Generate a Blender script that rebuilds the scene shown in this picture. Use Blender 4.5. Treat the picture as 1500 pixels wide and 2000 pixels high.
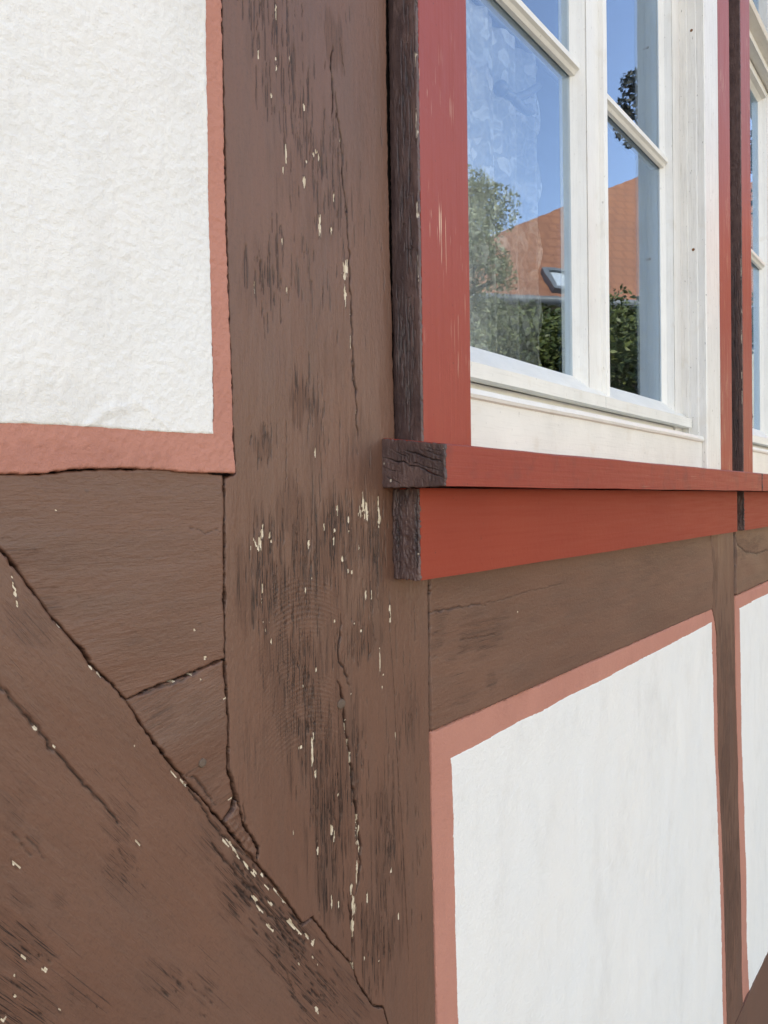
import bpy, bmesh, math, random
import numpy as np
from mathutils import Vector, Matrix
random.seed(7); RNG = np.random.default_rng(11)
for o in list(bpy.data.objects): bpy.data.objects.remove(o)
SC = bpy.context.scene; COL = SC.collection
R = math.radians
# ------------------------------------------------------------------ camera
D = 0.43                      # metres from lens to the facade
EYE = 1.5
PHI, PITCH, ROLL, F = R(51.18), R(-0.754), R(0.80), 1444.0
CAM = Vector((0, -D, EYE))
f0 = Vector((math.sin(PHI)*math.cos(PITCH), math.cos(PHI)*math.cos(PITCH), math.sin(PITCH)))
r0 = Vector((math.cos(PHI), -math.sin(PHI), 0)); u0 = r0.cross(f0)
CR = r0*math.cos(ROLL) - u0*math.sin(ROLL); CU = r0*math.sin(ROLL) + u0*math.cos(ROLL)
cd = bpy.data.cameras.new('camera'); cam = bpy.data.objects.new('camera', cd); COL.objects.link(cam)
cd.sensor_fit = 'VERTICAL'; cd.sensor_height = 36; cd.sensor_width = 27; cd.lens = F/2000*36
cd.clip_start = 0.01; cd.clip_end = 2000
cam.matrix_world = Matrix(((CR.x, CU.x, -f0.x, CAM.x), (CR.y, CU.y, -f0.y, CAM.y), (CR.z, CU.z, -f0.z, CAM.z), (0, 0, 0, 1)))
SC.camera = cam
# ------------------------------------------------------------------ light
SUN_EL, SUN_ROT = R(48), R(-35)       # sun stands behind the house, the facade is in shade
w = bpy.data.worlds.new('World'); SC.world = w; w.use_nodes = True
nt = w.node_tree; bg = nt.nodes['Background']; sk = nt.nodes.new('ShaderNodeTexSky')
sk.sky_type = 'NISHITA'; sk.sun_disc = False; sk.sun_elevation = SUN_EL; sk.sun_rotation = SUN_ROT
sk.air_density = 1.0; sk.dust_density = 0.3; sk.ozone_density = 3.5
nt.links.new(sk.outputs[0], bg.inputs[0]); bg.inputs[1].default_value = 0.15
sd = bpy.data.lights.new('sun', 'SUN'); sd.energy = 2.0; sd.angle = R(0.5); sd.color = (1, .94, .85)
so = bpy.data.objects.new('sun', sd); COL.objects.link(so)
sdir = Vector((math.sin(SUN_ROT)*math.cos(SUN_EL), math.cos(SUN_ROT)*math.cos(SUN_EL), math.sin(SUN_EL)))
so.rotation_euler = sdir.to_track_quat('Z', 'Y').to_euler(); so.location = (-3, 5, 9)
vs = SC.view_settings; SC.display_settings.display_device = 'sRGB'
vs.view_transform = 'Standard'; vs.look = 'None'; vs.gamma = 1; vs.use_curve_mapping = False
vs.exposure = 2.2
vs.use_white_balance = True; vs.white_balance_temperature = 11000; vs.white_balance_tint = 20     # set for open shade
SC.cycles.transparent_max_bounces = 16; SC.cycles.max_bounces = 10; SC.cycles.diffuse_bounces = 4
# ------------------------------------------------------------------ geometry of the view
def ray(px, py):
    return f0*F + CR*(px-750) + CU*(1000-py)
def P(px, py, Y=0.0):
    d = ray(px, py); t = (Y - CAM.y)/d.y
    return CAM + d*t
GY = 0.092*D                                                     # plane of the panes
def RF(px, py, rng):
    """a place across the street: what the pane mirrors at that spot, rng metres away"""
    d = ray(px, py); d = d/math.hypot(d.x, d.y); p = CAM + d*rng
    return Vector((p.x, 2*GY - p.y, p.z))
# ------------------------------------------------------------------ noise
def _hash(ix, iy, s):
    h = (ix.astype(np.int64)*374761393 + iy.astype(np.int64)*668265263 + s*2147483647) & 0xffffffff
    h = ((h ^ (h >> 13))*1274126177) & 0xffffffff
    return ((h ^ (h >> 16)) & 0xffff)/65535.0
def vnoise(x, y, s=0):
    ix = np.floor(x); iy = np.floor(y); fx = x-ix; fy = y-iy
    fx = fx*fx*(3-2*fx); fy = fy*fy*(3-2*fy)
    a = _hash(ix, iy, s); b = _hash(ix+1, iy, s); c = _hash(ix, iy+1, s); d = _hash(ix+1, iy+1, s)
    return (a*(1-fx)+b*fx)*(1-fy) + (c*(1-fx)+d*fx)*fy - .5
def fbm(x, y, o=3, s=0):
    r = 0; a = 1
    for k in range(o):
        r = r + a*vnoise(x*2**k + 17.3*k, y*2**k + 9.1*k, s+k); a *= .5
    return r
def sstep(e0, e1, x):
    t = np.clip((x-e0)/(e1-e0), 0, 1); return t*t*(3-2*t)
# ------------------------------------------------------------------ materials
def newmat(name):
    m = bpy.data.materials.new(name); m.use_nodes = True; return m, m.node_tree, m.node_tree.nodes['Principled BSDF']
class NB:
    """small node helper"""
    def __init__(s, nt): s.nt = nt
    def n(s, t, **k):
        o = s.nt.nodes.new(t)
        for a, b in k.items(): setattr(o, a, b)
        return o
    def l(s, a, b): s.nt.links.new(a, b)
    def co(s, scale=(1, 1, 1), kind='Object'):
        tc = s.n('ShaderNodeTexCoord'); mp = s.n('ShaderNodeMapping'); mp.inputs['Scale'].default_value = scale
        s.l(tc.outputs[kind], mp.inputs[0]); return mp.outputs[0]
    def noise(s, vec, sc, det=3, rough=.5, dist=0):
        o = s.n('ShaderNodeTexNoise'); o.inputs['Scale'].default_value = sc; o.inputs['Detail'].default_value = det
        o.inputs['Roughness'].default_value = rough; o.inputs['Distortion'].default_value = dist; s.l(vec, o.inputs['Vector']); return o.outputs['Fac']
    def ramp(s, fac, lo, hi, c0=0, c1=1):
        o = s.n('ShaderNodeMapRange'); s.l(fac, o.inputs[0]); o.inputs[1].default_value = lo; o.inputs[2].default_value = hi
        o.inputs[3].default_value = c0; o.inputs[4].default_value = c1; return o.outputs[0]
    def mix(s, fac, a, b):
        o = s.n('ShaderNodeMix', data_type='RGBA')
        for i, v in ((0, fac), (6, a), (7, b)):
            if isinstance(v, (int, float)): o.inputs[i].default_value = v
            elif isinstance(v, tuple): o.inputs[i].default_value = (*v, 1)
            else: s.l(v, o.inputs[i])
        return o.outputs[2]
    def math(s, op, a, b=0.0):
        o = s.n('ShaderNodeMath', operation=op)
        for i, v in ((0, a), (1, b)):
            if isinstance(v, (int, float)): o.inputs[i].default_value = v
            else: s.l(v, o.inputs[i])
        return o.outputs[0]
    def bump(s, h, dist, nrm=None, strength=1.0):
        o = s.n('ShaderNodeBump'); o.inputs['Distance'].default_value = dist; o.inputs['Strength'].default_value = strength
        s.l(h, o.inputs['Height'])
        if nrm is not None: s.l(nrm, o.inputs['Normal'])
        return o.outputs[0]
    def attr(s, name):
        o = s.n('ShaderNodeAttribute', attribute_name=name); return o.outputs['Fac']
def setc(b, c, rough, spec=.5):
    b.inputs['Base Color'].default_value = (*c, 1); b.inputs['Roughness'].default_value = rough; b.inputs['Specular IOR Level'].default_value = spec

def mat_timber():
    m, nt, b = newmat('weathered_brown_paint'); k = NB(nt)
    big = k.noise(k.co((6, 6, 2.5)), 1, 4, .6); fine = k.noise(k.co((900, 900, 60)), 1, 3, .6)
    col = k.mix(k.ramp(big, .3, .7), (.148, .064, .041), (.196, .088, .056))
    col = k.mix(k.ramp(k.noise(k.co((40, 40, 6)), 1, 4, .6), .45, .75, 0, .35), col, (.12, .072, .055))
    sp = k.noise(k.co((140, 140, 140)), 1, 2, .5)
    col = k.mix(k.ramp(sp, .72, .80, 0, .5), col, (.08, .05, .04))
    streak = k.noise(k.co((700, 700, 30)), 1, 4, .7)
    wf = k.math('MULTIPLY', k.attr('wear'), k.ramp(streak, .40, .60, .10, 1.0))
    col = k.mix(wf, col, (.078, .042, .031))
    col = k.mix(k.ramp(k.noise(k.co((420, 420, 420)), 1, 3, .6), .30, .48, .28, 0), col, (.075, .040, .028))
    col = k.mix(k.ramp(k.noise(k.co((330, 330, 24)), 1, 4, .6), .55, .75, 0, .12), col, (.26, .15, .11))
    thin = k.ramp(k.noise(k.co((1500, 1500, 26)), 1, 2, .5), .58, .62)
    thin2 = k.math('MULTIPLY', k.ramp(k.noise(k.co((1300, 1300, 11)), 1, 2, .5), .66, .69), k.ramp(k.noise(k.co((16, 16, 9)), 1, 3, .6), .50, .60, 0, .75))
    col = k.mix(thin2, col, (.030, .017, .014))
    col = k.mix(k.math('MULTIPLY', thin, k.ramp(k.attr('wear'), .08, .4, 0, .9)), col, (.022, .013, .011))
    col = k.mix(k.attr('crack'), col, (.014, .008, .007))
    chipc = k.mix(k.ramp(k.noise(k.co((900, 900, 90)), 1, 2), .35, .6), (.46, .35, .24), (.72, .60, .45))
    jag = k.math('ADD', k.attr('chip'), k.math('MULTIPLY', k.math('SUBTRACT', k.noise(k.co((1600, 1600, 130)), 1, 3, .6), .5), 1.3))
    col = k.mix(k.math('MULTIPLY', k.ramp(jag, .46, .54), k.ramp(k.attr('chip'), .10, .2)), col, chipc)
    k.l(col, b.inputs['Base Color'])
    k.l(k.ramp(k.attr('wear'), .1, .8, .45, .15), b.inputs['Specular IOR Level'])
    ro = k.math('ADD', k.ramp(big, .3, .7, .40, .52), k.math('MULTIPLY', k.attr('wear'), .12)); k.l(ro, b.inputs['Roughness'])
    n1 = k.bump(fine, .00022); n2 = k.bump(k.noise(k.co((260, 260, 120)), 1, 4, .65), .0006, n1)
    k.l(n2, b.inputs['Normal'])
    return m
def mat_board(name, c0, c1, rough=.42, along='z', dark=None, bumpd=.0003, scr=0.0, spec=.5, edge=0):
    m, nt, b = newmat(name); k = NB(nt)
    st = (260, 260, 9) if along == 'z' else (9, 260, 260)
    br = k.noise(k.co(st), 1, 4, .6); big = k.noise(k.co((5, 5, 5)), 1, 3, .5)
    col = k.mix(k.ramp(big, .3, .7), c0, c1)
    col = k.mix(k.ramp(br, .55, .8, 0, .22), col, tuple(x*.72 for x in c0))
    if dark: col = k.mix(k.ramp(k.noise(k.co((26, 26, 26)), 1, 5, .65), .52, .72, 0, .55), col, dark)
    if scr:
        st2 = (700, 700, 16) if along == 'z' else (14, 420, 420)
        s1 = k.ramp(k.noise(k.co(st2), 1, 2, .5), .665, .69); s2 = k.ramp(k.noise(k.co((9, 9, 7)), 1, 2, .5), .52, .62)
        col = k.mix(k.math('MULTIPLY', k.math('MULTIPLY', s1, s2), scr), col, (.75, .55, .40))
    col = k.mix(k.ramp(k.noise(k.co((230, 230, 230)), 1, 2, .5), .72, .78, 0, .6), col, (.06, .02, .018))
    k.l(col, b.inputs['Base Color']); b.inputs['Specular IOR Level'].default_value = spec
    k.l(k.ramp(br, .3, .7, rough-.05, rough+.08), b.inputs['Roughness'])
    n1 = k.bump(br, bumpd); n2 = k.bump(k.noise(k.co((90, 90, 90)), 1, 4, .6), .0004, n1); k.l(n2, b.inputs['Normal'])
    return m
def mat_darkside(name):
    m, nt, b = newmat(name); k = NB(nt)
    big = k.noise(k.co((60, 60, 40)), 1, 5, .65)
    col = k.mix(k.ramp(big, .35, .65), (.080, .043, .040), (.145, .084, .074))
    col = k.mix(k.attr('crack'), col, (.010, .007, .008)); col = k.mix(k.attr('wear'), col, (.026, .016, .018))
    col = k.mix(k.attr('chip'), col, (.55, .47, .38))
    k.l(col, b.inputs['Base Color']); b.inputs['Roughness'].default_value = .5
    k.l(k.bump(k.noise(k.co((420, 420, 300)), 1, 4, .65), .0005), b.inputs['Normal'])
    return m
def mat_plaster(name, c0, c1, c2, bumps=1.0):
    m, nt, b = newmat(name); k = NB(nt)
    col = k.mix(k.ramp(k.noise(k.co((5, 5, 5)), 1, 4, .6), .3, .7), c0, c1)
    col = k.mix(k.ramp(k.noise(k.co((160, 160, 160)), 1, 3, .6), .68, .80, 0, .5), col, c2)
    col = k.mix(k.ramp(k.noise(k.co((9, 9, 5)), 1, 5, .7), .52, .75, 0, .28), col, c2)
    col = k.mix(k.attr('wear'), col, c2)
    k.l(col, b.inputs['Base Color']); b.inputs['Roughness'].default_value = .8; b.inputs['Specular IOR Level'].default_value = .3
    n1 = k.bump(k.noise(k.co((700, 700, 700)), 1, 3, .6), .0004*bumps); n2 = k.bump(k.noise(k.co((380, 380, 380)), 1, 4, .6), .0007*bumps, n1)
    k.l(n2, b.inputs['Normal']); return m
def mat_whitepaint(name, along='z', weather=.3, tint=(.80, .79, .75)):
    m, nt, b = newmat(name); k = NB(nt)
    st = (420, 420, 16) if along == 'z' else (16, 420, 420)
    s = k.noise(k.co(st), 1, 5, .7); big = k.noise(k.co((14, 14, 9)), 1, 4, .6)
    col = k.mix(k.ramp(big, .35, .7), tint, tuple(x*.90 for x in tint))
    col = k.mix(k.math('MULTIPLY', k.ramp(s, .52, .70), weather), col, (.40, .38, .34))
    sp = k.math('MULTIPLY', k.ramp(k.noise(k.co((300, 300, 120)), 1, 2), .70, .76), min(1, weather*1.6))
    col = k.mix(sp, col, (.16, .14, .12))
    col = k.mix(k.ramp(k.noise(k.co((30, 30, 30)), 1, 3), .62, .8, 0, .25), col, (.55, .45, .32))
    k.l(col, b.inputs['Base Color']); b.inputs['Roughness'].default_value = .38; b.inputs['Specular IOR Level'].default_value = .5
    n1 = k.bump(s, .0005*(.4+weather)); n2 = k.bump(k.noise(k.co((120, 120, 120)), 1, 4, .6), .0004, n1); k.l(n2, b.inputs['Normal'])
    return m
def mat_glass():
    m = bpy.data.materials.new('old_window_glass'); m.use_nodes = True; nt = m.node_tree; nt.nodes.clear(); k = NB(nt)
    out = k.n('ShaderNodeOutputMaterial'); mx = k.n('ShaderNodeMixShader'); ge = k.n('ShaderNodeNewGeometry'); dt = k.n('ShaderNodeVectorMath', operation='DOT_PRODUCT'); k.l(ge.outputs['Normal'], dt.inputs[0]); k.l(ge.outputs['Incoming'], dt.inputs[1])
    cs = k.math('ABSOLUTE', dt.outputs['Value']); fk = k.math('ADD', .17, k.math('MULTIPLY', .83, k.math('POWER', k.math('SUBTRACT', 1.0, cs), 5.0)))
    gl = k.n('ShaderNodeBsdfGlossy'); gl.inputs['Roughness'].default_value = 0.0; gl.inputs['Color'].default_value = (.52, .76, 1, 1)      # blue tint put into the mirror colour to deepen the reflected sky
    tr = k.n('ShaderNodeBsdfTransparent'); tr.inputs['Color'].default_value = (.96, .98, .97, 1)
    bp = k.bump(k.noise(k.co((14, 14, 7)), 1, 2, .4), .00012); k.l(bp, gl.inputs['Normal'])
    k.l(fk, mx.inputs[0]); k.l(tr.outputs[0], mx.inputs[1]); k.l(gl.outputs[0], mx.inputs[2]); k.l(mx.outputs[0], out.inputs[0])
    return m
def mat_lace():
    m = bpy.data.materials.new('white_floral_lace'); m.use_nodes = True; nt = m.node_tree; nt.nodes.clear(); k = NB(nt)
    out = k.n('ShaderNodeOutputMaterial'); mx = k.n('ShaderNodeMixShader'); tr = k.n('ShaderNodeBsdfTransparent')
    df = k.n('ShaderNodeBsdfDiffuse'); df.inputs[0].default_value = (.85, .85, .83, 1); tl = k.n('ShaderNodeBsdfTranslucent'); tl.inputs[0].default_value = (.85, .85, .83, 1)
    m2 = k.n('ShaderNodeMixShader'); m2.inputs[0].default_value = .4; k.l(df.outputs[0], m2.inputs[1]); k.l(tl.outputs[0], m2.inputs[2])
    co = k.co((1, 1, 1)); vo = k.n('ShaderNodeTexVoronoi', feature='DISTANCE_TO_EDGE'); vo.inputs['Scale'].default_value = 34
    vo2 = k.n('ShaderNodeTexVoronoi', feature='SMOOTH_F1'); vo2.inputs['Smoothness'].default_value = .6; vo2.inputs['Scale'].default_value = 22
    wn = k.n('ShaderNodeTexNoise'); wn.inputs['Scale'].default_value = 34; k.l(co, wn.inputs['Vector'])
    va = k.n('ShaderNodeVectorMath', operation='MULTIPLY_ADD'); k.l(wn.outputs['Color'], va.inputs[0]); va.inputs[1].default_value = (.035, .035, .035); k.l(co, va.inputs[2])
    k.l(va.outputs[0], vo.inputs['Vector']); k.l(va.outputs[0], vo2.inputs['Vector'])
    line = k.ramp(vo.outputs[0], .02, .09, .62, .0); vo2.inputs['Scale'].default_value = 30
    ring = k.math('MULTIPLY', k.ramp(vo2.outputs[0], .20, .30, 0, 1), k.ramp(vo2.outputs[0], .30, .42, 1, 0)); fill = k.ramp(vo2.outputs[0], .22, .30, .30, 0)
    pet = k.math('MULTIPLY', k.math('ADD', ring, fill), k.ramp(k.noise(co, 9, 3), .40, .55, .15, 1.1))
    fac = k.math('ADD', k.math('MULTIPLY', line, .18), k.math('ADD', pet, k.ramp(k.noise(co, 120, 2), .3, .7, .36, .50)))
    fac = k.math('MINIMUM', fac, .95)
    k.l(fac, mx.inputs[0]); k.l(tr.outputs[0], mx.inputs[1]); k.l(m2.outputs[0], mx.inputs[2]); k.l(mx.outputs[0], out.inputs[0])
    return m
def mat_simple(name, c, rough=.7, var=.25, sc=6, bump=0, bs=40, spec=.4):
    m, nt, b = newmat(name); k = NB(nt)
    col = k.mix(k.ramp(k.noise(k.co(), sc, 5, .6), .3, .7), tuple(x*(1-var) for x in c), tuple(min(1, x*(1+var)) for x in c))
    k.l(col, b.inputs['Base Color']); b.inputs['Roughness'].default_value = rough; b.inputs['Specular IOR Level'].default_value = spec
    if bump: k.l(k.bump(k.noise(k.co(), bs, 4, .6), bump), b.inputs['Normal'])
    return m
def mat_leaf(name, c0, c1):
    m, nt, b = newmat(name); k = NB(nt)
    rnd = k.n('ShaderNodeNewGeometry').outputs['Random Per Island']
    k.l(k.mix(rnd, c0, c1), b.inputs['Base Color']); b.inputs['Roughness'].default_value = .5
    b.inputs['Transmission Weight'].default_value = 0.0; return m
def mat_tiles():
    m, nt, b = newmat('clay_roof_tiles'); k = NB(nt)
    br = k.n('ShaderNodeTexBrick'); br.inputs['Scale'].default_value = .95; br.inputs['Mortar Size'].default_value = .03; br.inputs['Brick Width'].default_value = .24; br.inputs['Row Height'].default_value = .30
    br.inputs['Color1'].default_value = (.40, .15, .08, 1); br.inputs['Color2'].default_value = (.37, .135, .072, 1); br.inputs['Mortar'].default_value = (.31, .11, .06, 1)
    tc = k.n('ShaderNodeTexCoord'); k.l(tc.outputs['UV'], br.inputs[0])
    col = k.mix(k.ramp(k.noise(k.co((.7, .7, .7)), 1, 5, .6), .35, .7, 0, .6), br.outputs[0], (.22, .09, .06))
    k.l(col, b.inputs['Base Color']); b.inputs['Roughness'].default_value = .8
    k.l(k.bump(br.outputs['Fac'], .0015), b.inputs['Normal']); return m

M = dict(
    timber=mat_timber(), side=mat_darkside('dark_flaking_brown_paint'),
    red=mat_board('oxide_red_paint', (.33, .042, .027), (.365, .050, .032), .42, 'z', None, .0004, 1.0, .38),
    redx=mat_board('oxide_red_paint_lengthwise', (.31, .040, .025), (.35, .048, .030), .48, 'x', (.17, .035, .032), .0005, .12, .35),
    redap=mat_board('oxide_red_paint_apron', (.31, .037, .019), (.34, .044, .022), .55, 'x', None, .0003, 0, .3),
    white=mat_plaster('white_lime_plaster', (.81, .785, .745), (.77, .765, .74), (.52, .49, .45)),
    border=mat_plaster('salmon_painted_border', (.56, .235, .175), (.50, .20, .15), (.33, .13, .10)),
    wz=mat_whitepaint('white_window_paint', 'z', .22), wx=mat_whitepaint('white_window_paint_rail', 'x', .18, (.80, .785, .73)),
    wold=mat_whitepaint('flaking_white_frame_paint', 'z', .5, (.77, .755, .72)),
    glass=mat_glass(), lace=mat_lace(), tiles=mat_tiles(),
    core=mat_simple('dark_gap_wood', (.03, .02, .016), .9), inside=mat_simple('interior_wall_paint', (.20, .18, .16), .8, .05),
    floorin=mat_simple('interior_floor_wood', (.22, .13, .07), .5), metal=mat_simple('dark_bronze_handle', (.012, .014, .02), .35, .1, 30, spec=.8),
    basket=mat_simple('amber_wicker', (.50, .24, .06), .6, .3, 60, .002, 200), asphalt=mat_simple('street_paving', (.22, .195, .16), .9, .2, 3, .004, 200),
    paving=mat_simple('pale_paving', (.22, .195, .16), .85, .15, 2, .003, 120), render=mat_simple('beige_render', (.50, .45, .36), .85, .08, 2),
    zinc=mat_simple('zinc_gutter', (.16, .17, .18), .4, .1), bark=mat_simple('bark', (.10, .08, .06), .9, .3, 20, .01, 40),
    shade_grey_paint=mat_whitepaint('shaded_grey_inner_paint', 'z', .3, (.42, .36, .29)),  # greyed paint: shade of the inner reveal is put into the colour
    rust=mat_simple('rust', (.22, .09, .04), .8, .4, 300), grey=mat_simple('grey_wood_plug', (.13, .085, .062), .8, .2, 200),
    leafA=mat_leaf('pale_birch_leaf', (.17, .20, .09), (.30, .32, .17)), leafB=mat_leaf('shrub_leaf', (.035, .06, .018), (.16, .19, .05)),
    leafC=mat_leaf('dark_conifer_leaf', (.012, .018, .016), (.03, .035, .028)),
)
# ------------------------------------------------------------------ object helpers
def link(name, me, parent=None, mat=None, label=None):
    o = bpy.data.objects.new(name, me); COL.objects.link(o)
    if mat is not None: me.materials.append(mat)
    if parent is not None: o.parent = parent
    if label: o['label'] = label
    return o
def thing(name, loc, label, cat, group=None):
    o = bpy.data.objects.new(name, None); COL.objects.link(o); o.location = loc; o.empty_display_size = .05
    o['label'] = label; o['category'] = cat
    if group: o['group'] = group
    bpy.context.view_layer.update(); return o
def setparent(o, p):
    o.parent = p; o.matrix_parent_inverse = p.matrix_world.inverted()
def finish_bm(name, bm, mat, parent=None, label=None, bevel=0, segs=2, smooth=False):
    if bevel:
        es = [e for e in bm.edges if len(e.link_faces) == 2 and e.calc_face_angle(0) > .45]
        bmesh.ops.bevel(bm, geom=es, offset=bevel, segments=segs, profile=.6, affect='EDGES', clamp_overlap=True)
    bmesh.ops.recalc_face_normals(bm, faces=bm.faces)
    me = bpy.data.meshes.new(name); bm.to_mesh(me); bm.free()
    if smooth: me.shade_smooth() if hasattr(me, 'shade_smooth') else None
    o = link(name, me, None, mat, label)
    if parent is not None: setparent(o, parent)
    return o
def wob(p, amp, s=0):
    return Vector((math.sin(p.z*23+s)+math.sin(p.z*61+s*2)*.5+math.sin(p.x*31+s)*.5, 0,
                   math.sin(p.x*19+s*3)+math.sin(p.x*53+s)*.5))*amp
def prism(name, prof, axis, lo, hi, mat, parent=None, bevel=.0007, nseg=1, amp=0, label=None, seed=0):
    """profile extruded: axis 'z' -> prof is (x,y); axis 'x' -> prof is (y,z); axis 'y' -> prof is (x,z)"""
    bm = bmesh.new(); rings = []
    for k in range(nseg+1):
        t = lo + (hi-lo)*k/nseg; ring = []
        for a, b in prof:
            v = Vector((a, b, t)) if axis == 'z' else Vector((t, a, b)) if axis == 'x' else Vector((a, t, b))
            if amp: v += wob(v, amp, seed)
            ring.append(bm.verts.new(v))
        rings.append(ring)
    n = len(prof)
    for k in range(nseg):
        for i in range(n):
            bm.faces.new((rings[k][i], rings[k][(i+1) % n], rings[k+1][(i+1) % n], rings[k+1][i]))
    bm.faces.new(rings[0]); bm.faces.new(list(reversed(rings[-1])))
    return finish_bm(name, bm, mat, parent, label, bevel)
def box(name, x0, x1, y0, y1, z0, z1, mat, parent=None, bevel=.0007, **k):
    return prism(name, [(x0, y0), (x1, y0), (x1, y1), (x0, y1)], 'z', z0, z1, mat, parent, bevel, **k)
def boxx(name, x0, x1, y0, y1, z0, z1, mat, parent=None, bevel=.0007, nseg=1, **k):
    return prism(name, [(y0, z0), (y1, z0), (y1, z1), (y0, z1)], 'x', x0, x1, mat, parent, bevel, nseg, **k)
def tube(bm, pts, rads, n=8):
    rings = []
    for i, p in enumerate(pts):
        p = Vector(p); t = (Vector(pts[min(i+1, len(pts)-1)]) - Vector(pts[max(i-1, 0)])).normalized()
        a = t.orthogonal().normalized(); 
        if i: a = (pa - t*pa.dot(t)).normalized()
        pa = a; b = t.cross(a)
        rings.append([bm.verts.new(p + (a*math.cos(2*math.pi*k/n) + b*math.sin(2*math.pi*k/n))*rads[i]) for k in range(n)])
    for r1, r2 in zip(rings, rings[1:]):
        for k in range(n): bm.faces.new((r1[k], r1[(k+1) % n], r2[(k+1) % n], r2[k]))
    bm.faces.new(rings[0]); bm.faces.new(rings[-1])

# ------------------------------------------------------------------ relief sheets: one weathered face of a timber, plaster field or board end
def sheet(name, parent, mat, poly, Y=0.0, grain=(0, 1), res=(.0007, .0013), rag=.0004, ragf=300, gap=.0002, drop=.010, rnd=.0012,
          hfun=None, cracks=(), chips=(), dashes=(), wears=(), arcs=(), frame=None, seed=0, label=None, bulge=.0006, wearall=0, chs=(.8, 1.15)):
    if frame is None:                                            # lies in the facade, pixels of the survey turned into metres
        B = Vector((grain[0], 0, grain[1])).normalized(); A = Vector((B.z, 0, -B.x)); O = P(*poly[0], Y)
        def to(px, py):
            q = P(px, py, Y) - O; return np.array((q.dot(A), q.dot(B)))
    else:
        O, A, B = frame
        def to(a, b): return np.array((a, b), float)
    pl = np.array([to(*p) for p in poly]); ra, rb = res
    lo = pl.min(0) - 3*np.array(res); hi = pl.max(0) + 3*np.array(res)
    na = int((hi[0]-lo[0])/ra)+1; nb = int((hi[1]-lo[1])/rb)+1
    av = lo[0] + np.arange(na)*ra; bv = lo[1] + np.arange(nb)*rb
    Ag, Bg = np.meshgrid(av, bv)                                  # rows along the grain
    s = np.full(Ag.shape, 1e9); inside = np.zeros(Ag.shape, bool)
    n = len(pl)
    for i in range(n):
        x0, y0 = pl[i]; x1, y1 = pl[(i+1) % n]; dx, dy = x1-x0, y1-y0; L = dx*dx+dy*dy + 1e-18
        t = np.clip(((Ag-x0)*dx+(Bg-y0)*dy)/L, 0, 1); d = np.hypot(Ag-x0-t*dx, Bg-y0-t*dy); s = np.minimum(s, d)
        c = ((y0 > Bg) != (y1 > Bg)); 
        xi = x0 + (Bg-y0)*dx/(dy if abs(dy) > 1e-12 else 1e-12); inside ^= (c & (Ag < xi))
    s = np.where(inside, s, -s) - gap
    s = s + fbm(Ag*ragf, Bg*ragf, 3, seed)*rag*2 - np.clip(fbm(Ag*45, Bg*45, 2, seed+31), 0, 1)*(.0013 if drop >= .01 else 0)
    oa, ob = (O.dot(A)+3, O.dot(B)+3) if frame is None else (0, 0)      # noise runs on across neighbours
    An, Bn = Ag+oa, Bg+ob
    H = fbm(An*14, Bn*5, 3, seed+3)*bulge*2 + fbm(An*160, Bn*22, 3, seed+5)*.00022
    if hfun is not None: H = H + hfun(An, Bn)
    CR_ = np.zeros(Ag.shape); CA = np.zeros(Ag.shape); CH = np.zeros(Ag.shape); WE = np.zeros(Ag.shape) + wearall
    def win(a0, a1, b0, b1):
        i0 = max(0, int((a0-lo[0])/ra)); i1 = min(na, int((a1-lo[0])/ra)+2); j0 = max(0, int((b0-lo[1])/rb)); j1 = min(nb, int((b1-lo[1])/rb)+2)
        return (slice(j0, j1), slice(i0, i1)) if i1 > i0 and j1 > j0 else None
    RG = np.zeros(Ag.shape)
    def seg(p, q, w0, w1, dep, dark):
        m_ = max(w0, w1)*2.5; W = win(min(p[0], q[0])-m_, max(p[0], q[0])+m_, min(p[1], q[1])-m_, max(p[1], q[1])+m_)
        if W is None: return
        a, b = Ag[W], Bg[W]; dx, dy = q-p; L = dx*dx+dy*dy+1e-18
        t = np.clip(((a-p[0])*dx+(b-p[1])*dy)/L, 0, 1); d = np.hypot(a-p[0]-t*dx, b-p[1]-t*dy); ww = w0+(w1-w0)*t
        pr = np.clip(1.15-d/ww, 0, 1)
        if dep < 0: RG[W] = np.maximum(RG[W], -pr*dep); return
        CR_[W] = np.maximum(CR_[W], pr*dep); CA[W] = np.maximum(CA[W], np.clip(1.3-d/ww, 0, 1)*dark)
        CA[W] = np.maximum(CA[W], np.clip(1-d/(ww*2.5), 0, 1)*.35*dark)
    rr = random.Random(seed*7+1)
    for ck in cracks:
        pts, wd, dep = ck[0], ck[1], ck[2]; dark = ck[3] if len(ck) > 3 else .9; jit = ck[4] if len(ck) > 4 else .0006
        q = [to(*p) for p in pts]; dense = []
        for p0, p1 in zip(q, q[1:]):
            k = max(1, int(np.hypot(*(p1-p0))/.004))
            for j in range(k): dense.append(p0+(p1-p0)*j/k + np.array((rr.gauss(0, jit), rr.gauss(0, jit))))
        dense.append(q[-1]); m = len(dense)
        wv = [wd*(.55+.9*rr.random())*min(1, (i+1)/4, (m-i)/4) for i in range(m)]
        for i in range(m-1): seg(dense[i], dense[i+1], max(wv[i], 1e-4), max(wv[i+1], 1e-4), dep*(.6+.4*rr.random()), dark)
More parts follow.
